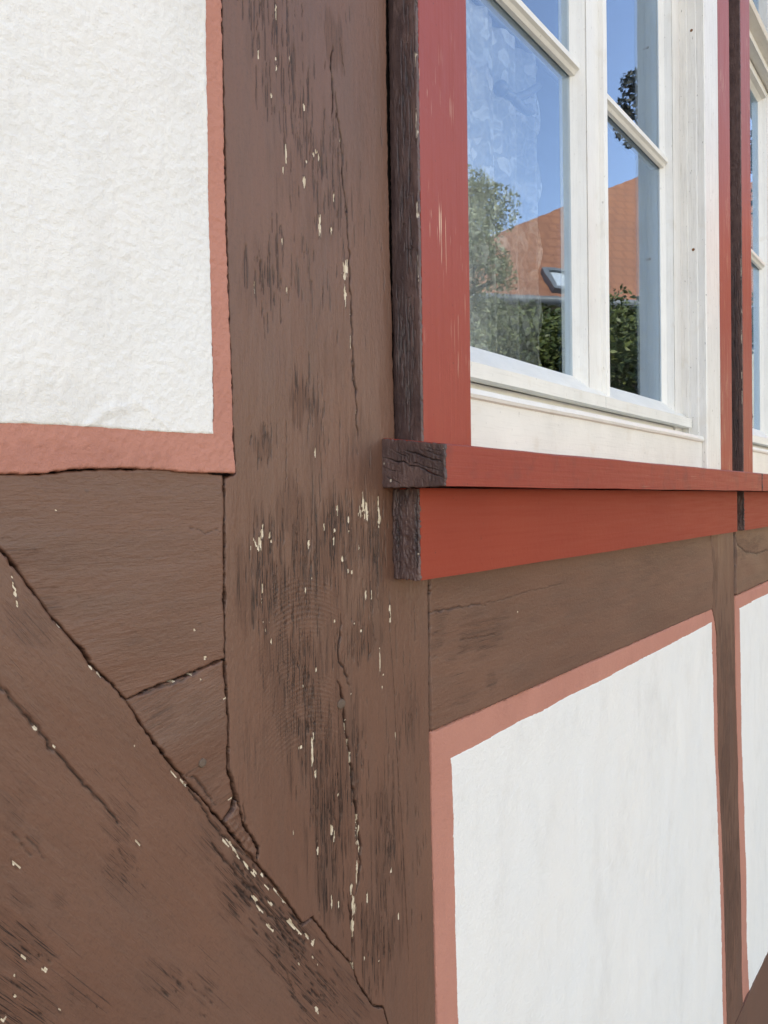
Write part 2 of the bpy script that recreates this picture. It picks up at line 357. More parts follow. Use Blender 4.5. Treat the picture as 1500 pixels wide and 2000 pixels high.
    for (px, py, rx, ry, cnt, lmin, lmax) in dashes:              # grain-aligned checks in a patch
        c = to(px, py); e = np.abs(to(px+rx, py)-c)+np.abs(to(px, py+ry)-c) if frame is None else np.array((rx, ry))
        for _ in range(int(cnt*1.25)):
            p = c + np.array((rr.gauss(0, .55)*e[0], rr.gauss(0, .55)*e[1])); Ln = rr.uniform(lmin, lmax)*(.4+rr.random())
            x = p[0]; y = p[1]; st = 4; wd = rr.uniform(.00030, .00065)
            for j in range(st):
                nx = x + rr.gauss(0, .0003); ny = y + Ln/st
                seg(np.array((x, y)), np.array((nx, ny)), wd*(.5+.5*(j in (1, 2))), wd*(.5+.5*(j in (0, 1))), rr.uniform(.0005, .0016), rr.uniform(.5, .95)); x, y = nx, ny
    for (px, py, rx, ry, st) in wears:
        c = to(px, py); e = np.abs(to(px+rx, py)-c)+np.abs(to(px, py+ry)-c) if frame is None else np.array((rx, ry))
        W = win(c[0]-2.2*e[0], c[0]+2.2*e[0], c[1]-2.2*e[1], c[1]+2.2*e[1])
        if W is None: continue
        a, b = Ag[W], Bg[W]; g = np.exp(-((a-c[0])/e[0])**2 - ((b-c[1])/e[1])**2)
        nz = fbm(a*260, b*26, 4, seed+9)+.55*fbm(a*60, b*24, 3, seed+12)
        WE[W] = np.maximum(WE[W], .62*st*sstep(.0, .55, g + nz*.9 - .18)*sstep(.02, .25, g))
    for ch in chips:
        px, py, wx, wy = ch[:4]; ang = ch[4] if len(ch) > 4 else 0; lvl = ch[5] if len(ch) > 5 else 1.0
        c = to(px, py)
        if frame is None:
            ex = np.hypot(*(to(px+wx/2, py)-c)); ey = np.hypot(*(to(px, py+wy/2)-c))
        else: ex, ey = wx/2, wy/2
        m_ = max(ex, ey)*1.6; W = win(c[0]-m_, c[0]+m_, c[1]-m_, c[1]+m_)
        if W is None: continue
        a, b = Ag[W]-c[0], Bg[W]-c[1]; ca, sa = math.cos(ang), math.sin(ang); u = a*ca+b*sa; v = -a*sa+b*ca
        ex, ey = ex*chs[0], ey*chs[1]; ex = max(ex, ra*.7)
        rad = np.sqrt((u/ex)**2+(v/ey)**2); nz = fbm(Ag[W]*1300, Bg[W]*90, 2, seed+21)+.5*fbm(Ag[W]*300, Bg[W]*420, 2, seed+23)
        k = sstep(.10, -.10, rad-.78+nz*1.1)
        CH[W] = np.maximum(CH[W], k*lvl)
        rim = np.clip(1-np.abs(rad-1.0+nz*.9)*3.0, 0, 1); CA[W] = np.maximum(CA[W], rim*.55*(1-k)); H[W] = H[W] + rim*(1-k)*.0004
    for (px, y0_, y1_, hw, st) in arcs:                           # curved saw marks
        c = to(px, y0_); c1 = to(px, y1_); e = np.abs(to(px+hw, y0_)-c)[0]
        x = (Ag-c[0]); v = Bg + x*x/.15*(1+.3*fbm(Bg*12, Bg*0, 2, 9)); b0, b1 = min(c[1], c1[1]), max(c[1], c1[1])
        mk = np.exp(-(x/e)**4)*sstep(b0, b0+.03, v)*sstep(b1, b1-.03, v)*sstep(-.25, .1, fbm(Ag*40, Bg*22, 3, 44))
        wv = np.sin(v*2*math.pi/.0036 + 5*fbm(Ag*14, Bg*60, 3, 4)); H = H + mk*wv*.00022*st
        WE[:] = np.maximum(WE, mk*np.clip(wv-.2, 0, 1)*.5*st)
    CA = np.maximum(CA, np.where(s < .0001, .95, .55*np.clip(1-s/.0009, 0, 1))*(1 if drop >= .01 else 0))
    WE *= (1-CH); CA *= (1-CH*.9)
    H = H + RG - CR_ - CH*.0004 - WE*.00025
    if rnd > 0:
        e = np.clip(s, 0, rnd); H = H - (rnd - np.sqrt(np.maximum(rnd*rnd-(rnd-e)**2, 0)))*1.2
    gb, ga = np.gradient(s, rb, ra); gn = np.hypot(ga, gb)+1e-6; ga, gb = ga/gn, gb/gn
    mxr = max(ra, rb)*1.5
    out = (s < 0); sn = np.clip(-s, 0, mxr)*out
    A2 = Ag + ga*sn; B2 = Bg + gb*sn
    H = np.where(out, H-drop, H)
    keep = s > -mxr*.98
    fk = keep[:-1, :-1] & keep[1:, :-1] & keep[:-1, 1:] & keep[1:, 1:]
    ins = ~out; fk &= (ins[:-1, :-1] | ins[1:, :-1] | ins[:-1, 1:] | ins[1:, 1:])
    idx = np.arange(na*nb).reshape(nb, na)
    q = np.stack([idx[:-1, :-1], idx[:-1, 1:], idx[1:, 1:], idx[1:, :-1]], -1)[fk]
    used = np.zeros(na*nb, bool); used[q.ravel()] = True; remap = np.cumsum(used)-1; q = remap[q]
    V = np.stack([A2.ravel()[used], -H.ravel()[used], B2.ravel()[used]], -1).astype(np.float32)
    me = bpy.data.meshes.new(name); me.vertices.add(len(V)); me.vertices.foreach_set('co', V.ravel())
    me.loops.add(q.size); me.loops.foreach_set('vertex_index', q.ravel().astype(np.int32))
    me.polygons.add(len(q)); me.polygons.foreach_set('loop_start', np.arange(0, q.size, 4, dtype=np.int32))
    me.polygons.foreach_set('use_smooth', np.ones(len(q), bool)); me.update(calc_edges=True)
    for nm, arr in (('crack', CA), ('chip', CH), ('wear', WE)):
        at = me.attributes.new(nm, 'FLOAT', 'POINT'); at.data.foreach_set('value', arr.ravel()[used].astype(np.float32))
    o = link(name, me, None, mat, label)
    Yv = B.cross(A); o.matrix_world = Matrix(((A.x, Yv.x, B.x, O.x), (A.y, Yv.y, B.y, O.y), (A.z, Yv.z, B.z, O.z), (0, 0, 0, 1)))
    if parent is not None:
        bpy.context.view_layer.update(); o.parent = parent; o.matrix_parent_inverse = parent.matrix_world.inverted()
    return o

# ================================================================== ground and street
def ground(name, x0, x1, y0, y1, z, mat):
    bm = bmesh.new(); vv = [bm.verts.new(p) for p in ((x0, y0, z), (x1, y0, z), (x1, y1, z), (x0, y1, z))]; bm.faces.new(vv)
    o = finish_bm(name, bm, mat); o['kind'] = 'structure'; return o
ground('ground', -400, 400, -400, 400, -.01, M['paving'])
ground('street', -400, 400, -6.5, -1.6, .004, M['asphalt'])
pv = box('pavement', -60, 60, -1.6, .05, -.005, .12, M['paving'], bevel=.01); pv['kind'] = 'structure'

# ================================================================== the timber-framed wall
wall = thing('timber_framed_wall', (1.0, 0, 0), 'half-timbered house wall with brown beams, white plaster and salmon painted borders', 'wall')
C = lambda *p: list(p)
post_poly = [(432, -140), (440, 300), (447, 600), (455, 850), (460, 925), (437, 932), (440, 1285), (446, 1400), (446, 1500), (462, 1555), (474, 1607), (504, 1655), (501, 1687),
             (533, 1724), (592, 1804), (611, 1791), (648, 1841), (688, 1884), (701, 1921), (728, 1964), (749, 1969), (775, 2060), (790, 2160), (857, 2160),
             (852, 2000), (840, 1430), (836, 1135), (833, 940), (775, 940), (773, 862), (768, 640), (762, 420), (758, 200), (755, 0), (751, -140)]
post_chips = [(539,18,6,12),(540,35,3,20),(505,105,4,13),(539,115,3,9),(540,132,5,11),(530,187,3,7),(554,204,4,7),(593,209,3,10),(565,114,3,12),(557,300,4,30),(552,333,4,15),(612,302,5,14),(618,298,6,7),
    (623,308,4,15),(598,316,4,6),(593,357,6,18),(652,390,4,27),(625,440,5,36),(648,447,6,19),(550,470,4,25),(497,505,3,7),(665,272,5,18),(667,292,3,20),(675,522,12,30),(673,540,10,14),(675,570,7,40),
    (497,560,3,30),(559,567,3,14),(687,625,4,45),(686,665,3,30),(691,728,3,14),(696,808,3,14),(714,672,2,22),(616,883,3,18),(709,985,9,30),(716,1000,10,34),(703,1000,7,24),(740,995,4,45),(741,1015,6,20),(660,1001,5,18),(680,1018,5,26),(681,1038,4,8),
    (634,1031,4,13),(653,1034,5,16),(514,1026,7,20),(512,1044,8,22),(508,1058,9,24),(500,1062,4,22,.5),(528,1048,6,12),(531,1058,4,18),(490,1069,3,10),(604,1065,4,17),(700,1067,3,11),(653,1055,3,24),(669,1092,4,9),(679,1116,6,8),(686,1118,4,8),
    (512,1147,4,18),(511,1175,4,12),(513,1215,3,14),(525,1217,3,8),(518,1232,3,12),(530,1252,3,9),(610,1126,3,15),(598,1155,3,16),(713,1163,5,22),(725,1163,4,18),(763,1190,3,24),(764,1208,3,14),(742,1290,3,40),(618,1308,4,15),
    (654,1213,3,6),(691,1218,4,6),(704,1232,4,5),(704,1231,4,5),(570,1361,3,6),(686,1355,4,4),(592,1340,3,6),(610,1475,4,60),(616,1512,6,20),(613,1436,4,12),(588,1460,10,6),(675,1425,5,26),(679,1452,5,34),(684,1500,3,60),
    (696,1600,7,34),(697,1625,9,50),(700,1660,7,30),(696,1700,4,40),(649,1622,5,22),(653,1636,5,20),(621,1655,3,36),(686,1735,6,16),(688,1765,8,26),(691,1775,9,24),(690,1812,4,44),(648,1762,4,28),(661,1768,3,14),
    (717,1757,4,22),(573,1627,3,7),(764,1700,3,9),(779,1790,3,12),(713,1873,3,7),(741,1877,3,8),(688,1890,8,16),(660,1552,3,5),(748,1318,3,4),(745,1342,3,4),(773,1440,3,30)]
post_chips = [c for c in post_chips if c[3] > 0]
post_cracks = [(C((769,960),(771,1050),(772,1128)), .0012, .005, 1.0, .0006),
    
    (C((650,88),(647,114),(647,135),(650,168),(651,192),(650,212),(649,238)), .0010, .0035),
    (C((664,72),(668,100),(670,122),(674,148)), .0005, .002, .7),
    (C((655,180),(658,216),(665,261),(670,300),(671,360),(677,399),(680,450),(683,495),(685,555),(688,600),(691,675),(695,750),(699,810),(701,860)), .0009, .004),
    (C((662,290),(664,350),(668,420)), .0004, .0015, .6), (C((690,690),(694,730),(697,770)), .0012, .003, .8, .0012),
    (C((665,1199),(665,1241),(661,1268),(663,1292),(674,1313),(683,1340)), .0009, .0035),
    (C((660,1330),(670,1364),(674,1415),(682,1469),(688,1526),(695,1580),(698,1610),(703,1655),(701,1710),(695,1745)), .0013, .005),
    (C((679,1745),(683,1775),(688,1810),(690,1839),(688,1880)), .0009, .004),
    (C((761,1145),(763,1235),(767,1295),(773,1415),(778,1520),(785,1610),(789,1690),(794,1780),(801,1894)), .0005, .0025, .6, .0002),
    (C((617,1545),(619,1640),(621,1668),(625,1795)), .0005, .002, .7), (C((650,1470),(652,1560),(660,1650)), .0004, .0015, .6),
    (C((474,1560),(476,1610),(500,1650)), .0006, .002, .6), (C((738,1000),(740,1060),(736,1140),(740,1200)), .0004, .0015, .6),
    (C((722,1120),(724,1200),(733,1260)), .0004, .0015, .6), (C((579,900),(582,1000),(576,1090)), .0003, .001, .6), (C((653,980),(655,1060),(652,1120)), .0006, .002, .8),
    (C((502,20),(504,80),(505,135)), .0004, .0014, .7), (C((561,0),(564,100),(566,210)), .0004, .0012, .7), (C((527,110),(529,180),(530,225)), .0004, .0014, .7), (C((616,350),(622,400),(624,470)), .0003, .001, .6),
    (C((606,780),(607,840)), .0006, .0015, .7), (C((559,810),(559,890),(557,960)), .0004, .001, .7)]
post_dash = [(520,80,35,90,26,.01,.05),(560,130,30,110,26,.01,.05),(600,300,60,80,40,.006,.03),(640,330,30,90,24,.008,.03),(520,560,40,60,26,.008,.03),(590,560,60,70,26,.008,.03),(650,420,40,80,20,.008,.03),
    (595,790,35,60,16,.01,.03),(515,870,25,40,12,.008,.02),(640,850,60,80,14,.01,.03),(660,1060,60,80,70,.006,.035),(520,1140,30,100,36,.006,.03),(590,1150,40,80,40,.008,.03),(730,1080,20,100,34,.01,.04),
    (590,1330,50,90,46,.005,.02),(600,1450,30,80,34,.006,.03),(650,1600,35,160,80,.01,.04),(700,1500,16,90,24,.008,.03),(755,1650,22,140,50,.006,.03),(740,1850,35,90,40,.006,.03),(800,1380,18,100,16,.01,.03),(820,1700,14,160,14,.01,.03),
    (700,1250,40,60,24,.006,.03),(640,60,70,70,8,.006,.02),(760,400,30,200,8,.008,.03)]
post_wear = [(470,1480,20,60,.3),(560,120,55,110,.30),(620,340,70,90,.30),(520,550,50,60,.30),(595,790,22,50,.75),(515,870,26,34,.6),(612,870,18,60,.5),(560,1000,20,60,.55),(650,1060,75,80,.75),(515,1130,40,110,.7),(590,1150,55,80,.55),(735,1080,22,100,.6),
    (590,1330,60,100,.75),(520,1290,34,40,.6),(650,1210,30,60,.5),(705,1255,34,34,.7),(610,1440,40,80,.7),(650,1600,50,170,.75),(690,1480,20,110,.6),(755,1660,28,130,.7),(735,1860,40,80,.8),(800,1390,20,60,.5),(655,80,22,30,.6),(705,870,26,70,.35),(640,700,20,50,.3)]
post = sheet('timber_post', wall, M['timber'], post_poly, 0, (0, 1), (.00062, .0012), .0006, 260, .0001, .012, .0012, cracks=post_cracks, chips=post_chips,
             dashes=post_dash, wears=post_wear, arcs=[(590,1085,1500,75,1.0)], seed=1, bulge=.0012, label='broad upright beam with long cracks and cream chips in its brown paint')
rail = sheet('timber_rail', wall, M['timber'], [(-150, 918), (0, 925), (100, 921), (200, 916), (300, 916), (437, 926), (440, 1285), (400, 1303), (340, 1328), (245, 1368), (215, 1335), (175, 1295), (160, 1270), (95, 1200), (60, 1150), (10, 1085), (-150, 900)],
             0, (1, 0), (.0009, .0012), .0006, 220, .0001, .012, .0012, cracks=[(C((360,1030),(395,1034),(405,1038),(425,1034)), .0005, .001, .6), (C((225,1290),(232,1275)), .0004, .001, .6)],
             chips=[(400,1284,9,5,-.4),(274,1178,3,3),(380,1230,6,3,.5),(66,1070,5,4),(3,1052,5,4),(110,998,3,3),(389,1218,3,3)], wears=[(90,1180,30,25,.35),(30,1085,40,30,.35),(260,1250,20,12,.25),(120,1100,60,14,.2),(300,1060,90,10,.15)], seed=2, bulge=.0012, label='short horizontal beam end below the left plaster field')
wedge = sheet('wedge_block', wall, M['timber'], [(245, 1368), (340, 1330), (400, 1306), (440, 1287), (446, 1400), (446, 1500), (462, 1555), (455, 1580), (437, 1607), (405, 1570), (350, 1510), (300, 1450)], -.0006, (1, .25), (.0009, .0010), .0007, 220, .0001, .012, .0018,
              chips=[(342,1331,16,8,.4),(375,1317,18,4,.4),(395,1328,10,3,.3),(455,1560,3,14),(446,1360,3,30)], wears=[(320,1400,30,20,.35),(380,1380,20,14,.25),(400,1560,30,20,.4),(300,1360,60,8,.4)],
              cracks=[(C((360,1512),(385,1520),(405,1545),(425,1575)), .0006, .002, .7), (C((245,1366),(300,1352),(350,1332),(410,1300)), .0006, .0015, .7)], seed=3, bulge=.0022, label='small triangular brown block wedged between beam, brace and post')
patch = sheet('mortar_patch', wall, M['timber'], [(437, 1607), (455, 1582), (463, 1557), (474, 1607), (504, 1655), (501, 1687), (480, 1662)], -.0002, (.6, -.8), (.0010, .0010), .0008, 260, .0003, .01, .0014, hfun=lambda a, b: fbm(a*400, b*400, 3, 8)*.0012, seed=4, wearall=.1,
              wears=[(470, 1630, 30, 30, .3)], label='rough brown painted filler at the foot of the wedge')
dirb = P(688, 1884) - P(60, 1150); gb_ = (dirb.x, dirb.z)
brace = sheet('timber_brace', wall, M['timber'], [(-160, 890), (10, 1085), (60, 1150), (95, 1200), (160, 1270), (175, 1295), (215, 1335), (245, 1368), (300, 1450), (350, 1510), (405, 1570), (437, 1607), (480, 1662), (501, 1687), (533, 1724), (592, 1804), (611, 1791), (648, 1841), (688, 1884), (701, 1921), (728, 1964), (749, 1969), (775, 2060), (790, 2160), (-160, 2160)],
              -.0003, gb_, (.0010, .0016), .0006, 240, .0001, .012, .0012,
              cracks=[(C((-60,1270),(0,1342),(60,1410),(100,1455),(150,1515),(200,1568),(240,1612)), .0008, .003, .85), (C((225,1650),(250,1685),(272,1700)), .0004, .001, .6), (C((405,1630),(440,1680),(490,1740),(510,1770),(540,1800),(585,1880)), .0007, .0025, .8),
                      (C((360,1530),(400,1580),(430,1625),(470,1665)), .0007, .003, .8), (C((430,1620),(455,1655),(480,1690),(505,1720)), .0004, .001, .7), (C((20,1620),(45,1650),(60,1670)), .0006, .0014, .5), (C((50,1635),(90,1680)), .0006, .001, .5), (C((330,1900),(360,1935)), .0005, .001, .6), (C((365,1915),(415,1960)), .0005, .001, .6), (C((560,1890),(580,1950)), .0005, .0015, .6)],
              chips=[(28,1155,7,32,-.5),(67,1422,5,20,0),(103,1457,4,6),(208,1583,4,4),(270,1648,6,9),(28,1687,8,12),(443,1648,5,16),(452,1650,6,20),(460,1662,9,16),(466,1673,5,10),(484,1692,7,14),(497,1703,10,12),(512,1708,8,8),(522,1733,6,9),(543,1745,6,24),(555,1760,8,10),(500,1758,10,18),(508,1775,5,20),(529,1812,7,12),(536,1818,5,8),(531,1765,8,14),(569,1798,4,8),(573,1808,12,14),(586,1822,9,10),(603,1832,9,12),(612,1841,12,10),(340,1512,4,14),(356,1528,6,24),(362,1535,5,10),
                     (612,1870,3,7),(621,1885,4,4),(586,1884,4,4),(620,1972,7,12),(60,1842,6,6),(44,1868,8,6),(84,1892,5,6),(28,1903,5,5),(113,1971,8,8),(28,1944,5,5),(5,1993,16,4),(84,1148,4,6),(62,1140,3,3),(113,1220,5,8),(175,1303,7,9),(190,1318,6,8),(262,1456,4,5)],
              wears=[(30,1600,12,20,.4),(70,1640,10,22,.4),(30,1840,45,60,.7),(20,1960,60,45,.75),(150,1920,20,30,.45),(232,1690,12,30,.5),(480,1720,40,40,.7),(560,1810,60,50,.65),(610,1920,60,50,.6),(60,1220,30,40,.4),(240,1600,20,30,.5),(340,1905,14,26,.5),(400,1935,20,24,.5),(110,1765,20,20,.45),(40,1560,40,20,.3),(330,1930,40,30,.4),(660,1960,60,50,.5),(420,1640,20,30,.5),(235,1715,14,16,.5),(350,1810,20,20,.15),(345,1490,20,30,.5)],
              dashes=[(480,1720,30,30,40,.008,.03),(560,1820,40,40,44,.008,.03),(620,1930,40,30,20,.008,.03),(40,1900,60,80,8,.006,.012),(350,1930,60,30,4,.008,.015)], seed=5, bulge=.0016, chs=(.55, 1.9), label='wide diagonal brown brace running down to the right')
beam = sheet('timber_rail', wall, M['timber'], [(838, 1060), (841, 1430), (1398, 1187), (1395, 960), (1300, 960)], 0, (1, 0), (.0010, .0022), .0006, 200, .0003, .012, .0016,
             cracks=[(C((840,1196),(865,1193),(900,1186),(930,1181),(950,1183)), .0008, .002, .7), (C((945,1180),(985,1170),(1030,1156),(1100,1140)), .0005, .001, .5), (C((842,1237),(862,1235)), .0005, .001, .6), (C((842,1285),(862,1283)), .0005, .001, .6), (C((890,1252),(930,1246),(975,1238)), .0006, .0012, .6)],
             wears=[(930,1240,55,22,.55),(860,1230,14,50,.4),(900,1365,24,8,.4),(960,1330,8,20,.5),(1010,1280,20,40,.2),(1180,1160,90,20,.25),(1300,1100,60,30,.3)], chips=[(852,1198,3,2),(1013,1195,2,3)], seed=6, bulge=.0014, label='long horizontal beam under the first window')
npost = sheet('timber_post', wall, M['timber'], [(1386, 960), (1390, 1187), (1400, 1240), (1403, 1500), (1411, 1700), (1416, 1850), (1420, 2000), (1424, 2160), (1456, 2160), (1453, 2000), (1446, 1700), (1438, 1300), (1436, 1165), (1432, 960)], 0, (0, 1), (.0025, .003), .0008, 120, .0006, .012, .002,
              cracks=[(C((1386,1070),(1388,1130),(1385,1180)), .0016, .003, .7, .001)], wears=[(1394,1120,8,50,.8),(1420,1300,12,120,.8),(1416,1500,10,120,.7),(1428,1750,12,160,.8)], seed=7, bulge=.002, label='narrow upright beam between the two lower plaster fields')
beam2 = sheet('timber_rail', wall, M['timber'], [(1437, 960), (1436, 1164), (1500, 1135), (1560, 1108), (1560, 960)], 0, (1, 0), (.0025, .004), .0008, 120, .0006, .012, .002,
              cracks=[(C((1436,1040),(1440,1065),(1455,1078),(1480,1082),(1500,1074)), .0022, .002, .7, .001)], wears=[(1460,1070,30,14,.5)], seed=8, bulge=.002, label='horizontal beam with a curved stain under the far window')
# plaster fields; salmon border and white coat follow the same trowelled surface
def hpl(amp, f=1.0):
    return lambda a, b: (fbm(a*24*f, b*24*f, 3, 50)*.0009 + fbm(a*300, b*300, 3, 60)*.0007)*amp
pf = sheet('plaster_panel', wall, M['white'], [(-170, -160), (401, -160), (403, 0), (408, 300), (412, 600), (415, 848), (300, 842), (200, 835), (100, 829), (0, 826), (-170, 818)], -.0036, (0, 1), (.0012, .0012), .00025, 200, 0, .0006, 0, hfun=hpl(1.0), seed=50, bulge=.0014,
           chips=[], wears=[(60, 800, 160, 40, .25)], cracks=[(C((160,838),(185,820),(210,803),(240,795),(265,790),(283,793),(300,812),(330,838)), .0040, -.0012, 0, .0006)], label='white plaster field left of the broad post')
sheet('painted_border', pf, M['border'], [(401, -160), (432, -160), (440, 300), (447, 600), (454, 850), (460, 924), (437, 924), (380, 924), (300, 916), (200, 914), (145, 916), (70, 926), (0, 925), (-170, 920), (-170, 795), (0, 803), (415, 822), (401, 300)], -.0030, (0, 1), (.0010, .0010), .0005, 220, 0, .0045, .0012,
      hfun=hpl(1.0), seed=50, bulge=.0014, wears=[(100, 900, 250, 18, .35)])
pr = sheet('plaster_panel', wall, M['white'], [(882, 1482), (1000, 1418), (1200, 1315), (1391, 1215), (1393, 1300), (1397, 1500), (1404, 1700), (1409, 1850), (1414, 2000), (1420, 2300), (1050, 2900), (905, 2500), (896, 2000), (888, 1700), (884, 1500)], .0004, (0, 1), (.0024, .0018), .0003, 150, 0, .0006, 0, hfun=hpl(.6), seed=51, bulge=.002, label='white plaster field under the first window')
sheet('painted_border', pr, M['border'], [(841, 1431), (1393, 1188), (1400, 1240), (1403, 1500), (1411, 1700), (1416, 1850), (1420, 2000), (1428, 2300), (1384, 2300), (1384, 1245), (1200, 1350), (1000, 1453), (896, 1510), (908, 2000), (915, 2300), (858, 2300), (853, 2000), (846, 1700)], .0008, (0, 1), (.0018, .0016), .0005, 200, .0002, .006, .0012, hfun=hpl(.6), seed=51, bulge=.002)
p2 = sheet('plaster_panel', wall, M['white'], [(1445, 1187), (1500, 1158), (1600, 1108), (1600, 2300), (1470, 2300), (1466, 2000), (1459, 1800), (1458, 1700), (1449, 1400)], .0004, (0, 1), (.005, .004), .0004, 80, 0, .0008, 0, hfun=hpl(.6), seed=52, bulge=.002, label='white plaster field under the far window')
sheet('painted_border', p2, M['border'], [(1436, 1165), (1500, 1135), (1600, 1090), (1600, 1130), (1500, 1172), (1452, 1200), (1456, 1400), (1463, 1700), (1465, 1800), (1472, 2000), (1477, 2300), (1460, 2300), (1453, 2000), (1446, 1700), (1438, 1300)], .0008, (0, 1), (.004, .004), .0005, 80, 0, .006, .002, hfun=hpl(.6), seed=52, bulge=.002)
sheet('painted_border', p2, M['border'], [(1464, 2010), (1500, 1898), (1540, 1770), (1540, 1810), (1505, 1930), (1475, 2030), (1464, 2060)], -.0006, (0, 1), (.004, .004), .0005, 80, 0, .006, .002, seed=53)
sheet('timber_brace', wall, M['timber'], [(1466, 2030), (1502, 1915), (1545, 1790), (1640, 1790), (1640, 2300), (1475, 2300)], -.001, (-.5, 1), (.005, .006), .0008, 80, 0, .012, .002, seed=54, label='diagonal brace in the lower corner of the far plaster field')
# dowels
def disc(name, px, py, r, mat, parent, Y, label=None, sx=1):
    c = P(px, py, Y); bm = bmesh.new(); rings = []
    for k, (rr_, dy) in enumerate(((r, .002), (r, -.0006), (r*.8, -.0012), (r*.3, -.0010))):
        rings.append([bm.verts.new((c.x+math.cos(a*math.pi/8)*rr_*sx*(1+.06*math.sin(a*2.3)), c.y+dy, c.z+math.sin(a*math.pi/8)*rr_*(1+.06*math.cos(a*1.7)))) for a in range(16)])
    for a_, b_ in zip(rings, rings[1:]):
        for i in range(16): bm.faces.new((a_[i], a_[(i+1) % 16], b_[(i+1) % 16], b_[i]))
    bm.faces.new(rings[-1]); return finish_bm(name, bm, mat, parent, label, smooth=True)
disc('wooden_peg', 395, 1490, .0032, M['grey'], wedge, -.0005)
disc('wooden_peg', 666, 1375, .0042, M['grey'], post, .0002, sx=1.2)
# the body of the wall behind the sheets (rel. heights are from the eye)
def d(v): return v*D
OX = 2.816                                                       # second window lies this far along (in lens distances)
WT, WB = d(3.62), d(-.06)                                        # top and bottom of the openings, from the eye
def zz(v): return EYE + v
core_spans = [(-3.0, d(1.46)), (d(3.74), d(1.46+OX)), (d(3.74+OX), 7.0)]
bm = bmesh.new()
def addbox(bm, x0, x1, y0, y1, z0, z1):
    r = bmesh.ops.create_cube(bm, size=1)['verts']
    for v in r: v.co = Vector((x0+(v.co.x+.5)*(x1-x0), y0+(v.co.y+.5)*(y1-y0), z0+(v.co.z+.5)*(z1-z0)))
for a, b in core_spans: addbox(bm, a, b, .013, .10, zz(WB), zz(WT))
addbox(bm, -3.0, 7.0, .013, .10, 0, zz(WB)); addbox(bm, -3.0, 7.0, .013, .10, zz(WT), 5.2)
finish_bm('wall_core', bm, M['core'], wall)
bm = bmesh.new()
for a, b in [(-3.0, d(1.40)), (d(3.80), d(1.40+OX)), (d(3.80+OX), 7.0)]: addbox(bm, a, b, .101, .30, zz(WB), zz(WT))
addbox(bm, -3.0, 7.0, .101, .30, .10, zz(WB)); addbox(bm, -3.0, 7.0, .101, .30, zz(WT), 5.2)
finish_bm('inner_wall', bm, M['inside'], wall)
# coarse continuations of the facade outside the picture
zt = P(600, -140).z; zb = P(600, 2150).z
boxx('plaster_panel', -2.4, P(-165, 500).x, -.003, .012, P(-165, 830).z, 3.0, M['white'], wall)
boxx('timber_rail', -2.4, P(-145, 1200).x, -.001, .012, P(-145, 1500).z, P(-145, 915).z, M['timber'], wall)
box('timber_post', P(434, 0).x, P(751, -140).x, -.001, .012, P(434, -135).z+.12, 3.4, M['timber'], wall)
boxx('timber_rail', -2.4, 7, -.002, .012, .12, .32, M['timber'], wall)
boxx('timber_rail', -2.4, P(857, 2150).x, .004, .012, .33, 1.25, M['timber'], wall)
boxx('timber_rail', -2.4, 7, -.002, .012, 3.42, 3.62, M['timber'], wall)
boxx('plaster_panel', P(830, 0).x+.01, 7, -.001, .012, zz(WT)+.01, 3.40, M['white'], wall)
# house body: keeps the sun off this side and closes the room
bm = bmesh.new()
addbox(bm, -3.2, -3.0, .3, 7, 0, 5.2); addbox(bm, 7.0, 7.2, .3, 7, 0, 5.2); addbox(bm, -3.2, 7.2, 7, 7.2, 0, 5.2)
addbox(bm, -3.2, 7.2, .0, 7.2, 5.21, 5.4); finish_bm('house_walls', bm, M['render'], wall)
bm = bmesh.new(); vr = [bm.verts.new(p) for p in ((-3.6, -.5, 5.41), (7.6, -.5, 5.41), (7.6, 3.6, 8.6), (-3.6, 3.6, 8.6), (-3.6, 7.7, 5.41), (7.6, 7.7, 5.41))]
for f in ((0, 1, 2, 3), (3, 2, 5, 4), (0, 3, 4), (1, 5, 2), (0, 4, 5, 1)): bm.faces.new([vr[i] for i in f])
finish_bm('house_roof', bm, M['tiles'], wall)
room = boxx('room_floor', -2.9, 6.9, .31, 6.9, .5, .6, M['floorin']); room['kind'] = 'structure'
room = boxx('room_ceiling', -2.9, 6.9, .31, 6.9, 3.3, 3.4, M['inside']); room['kind'] = 'structure'
room = boxx('room_back_wall', -2.9, 6.9, 3.0, 3.1, .61, 3.29, M['inside']); room['kind'] = 'structure'

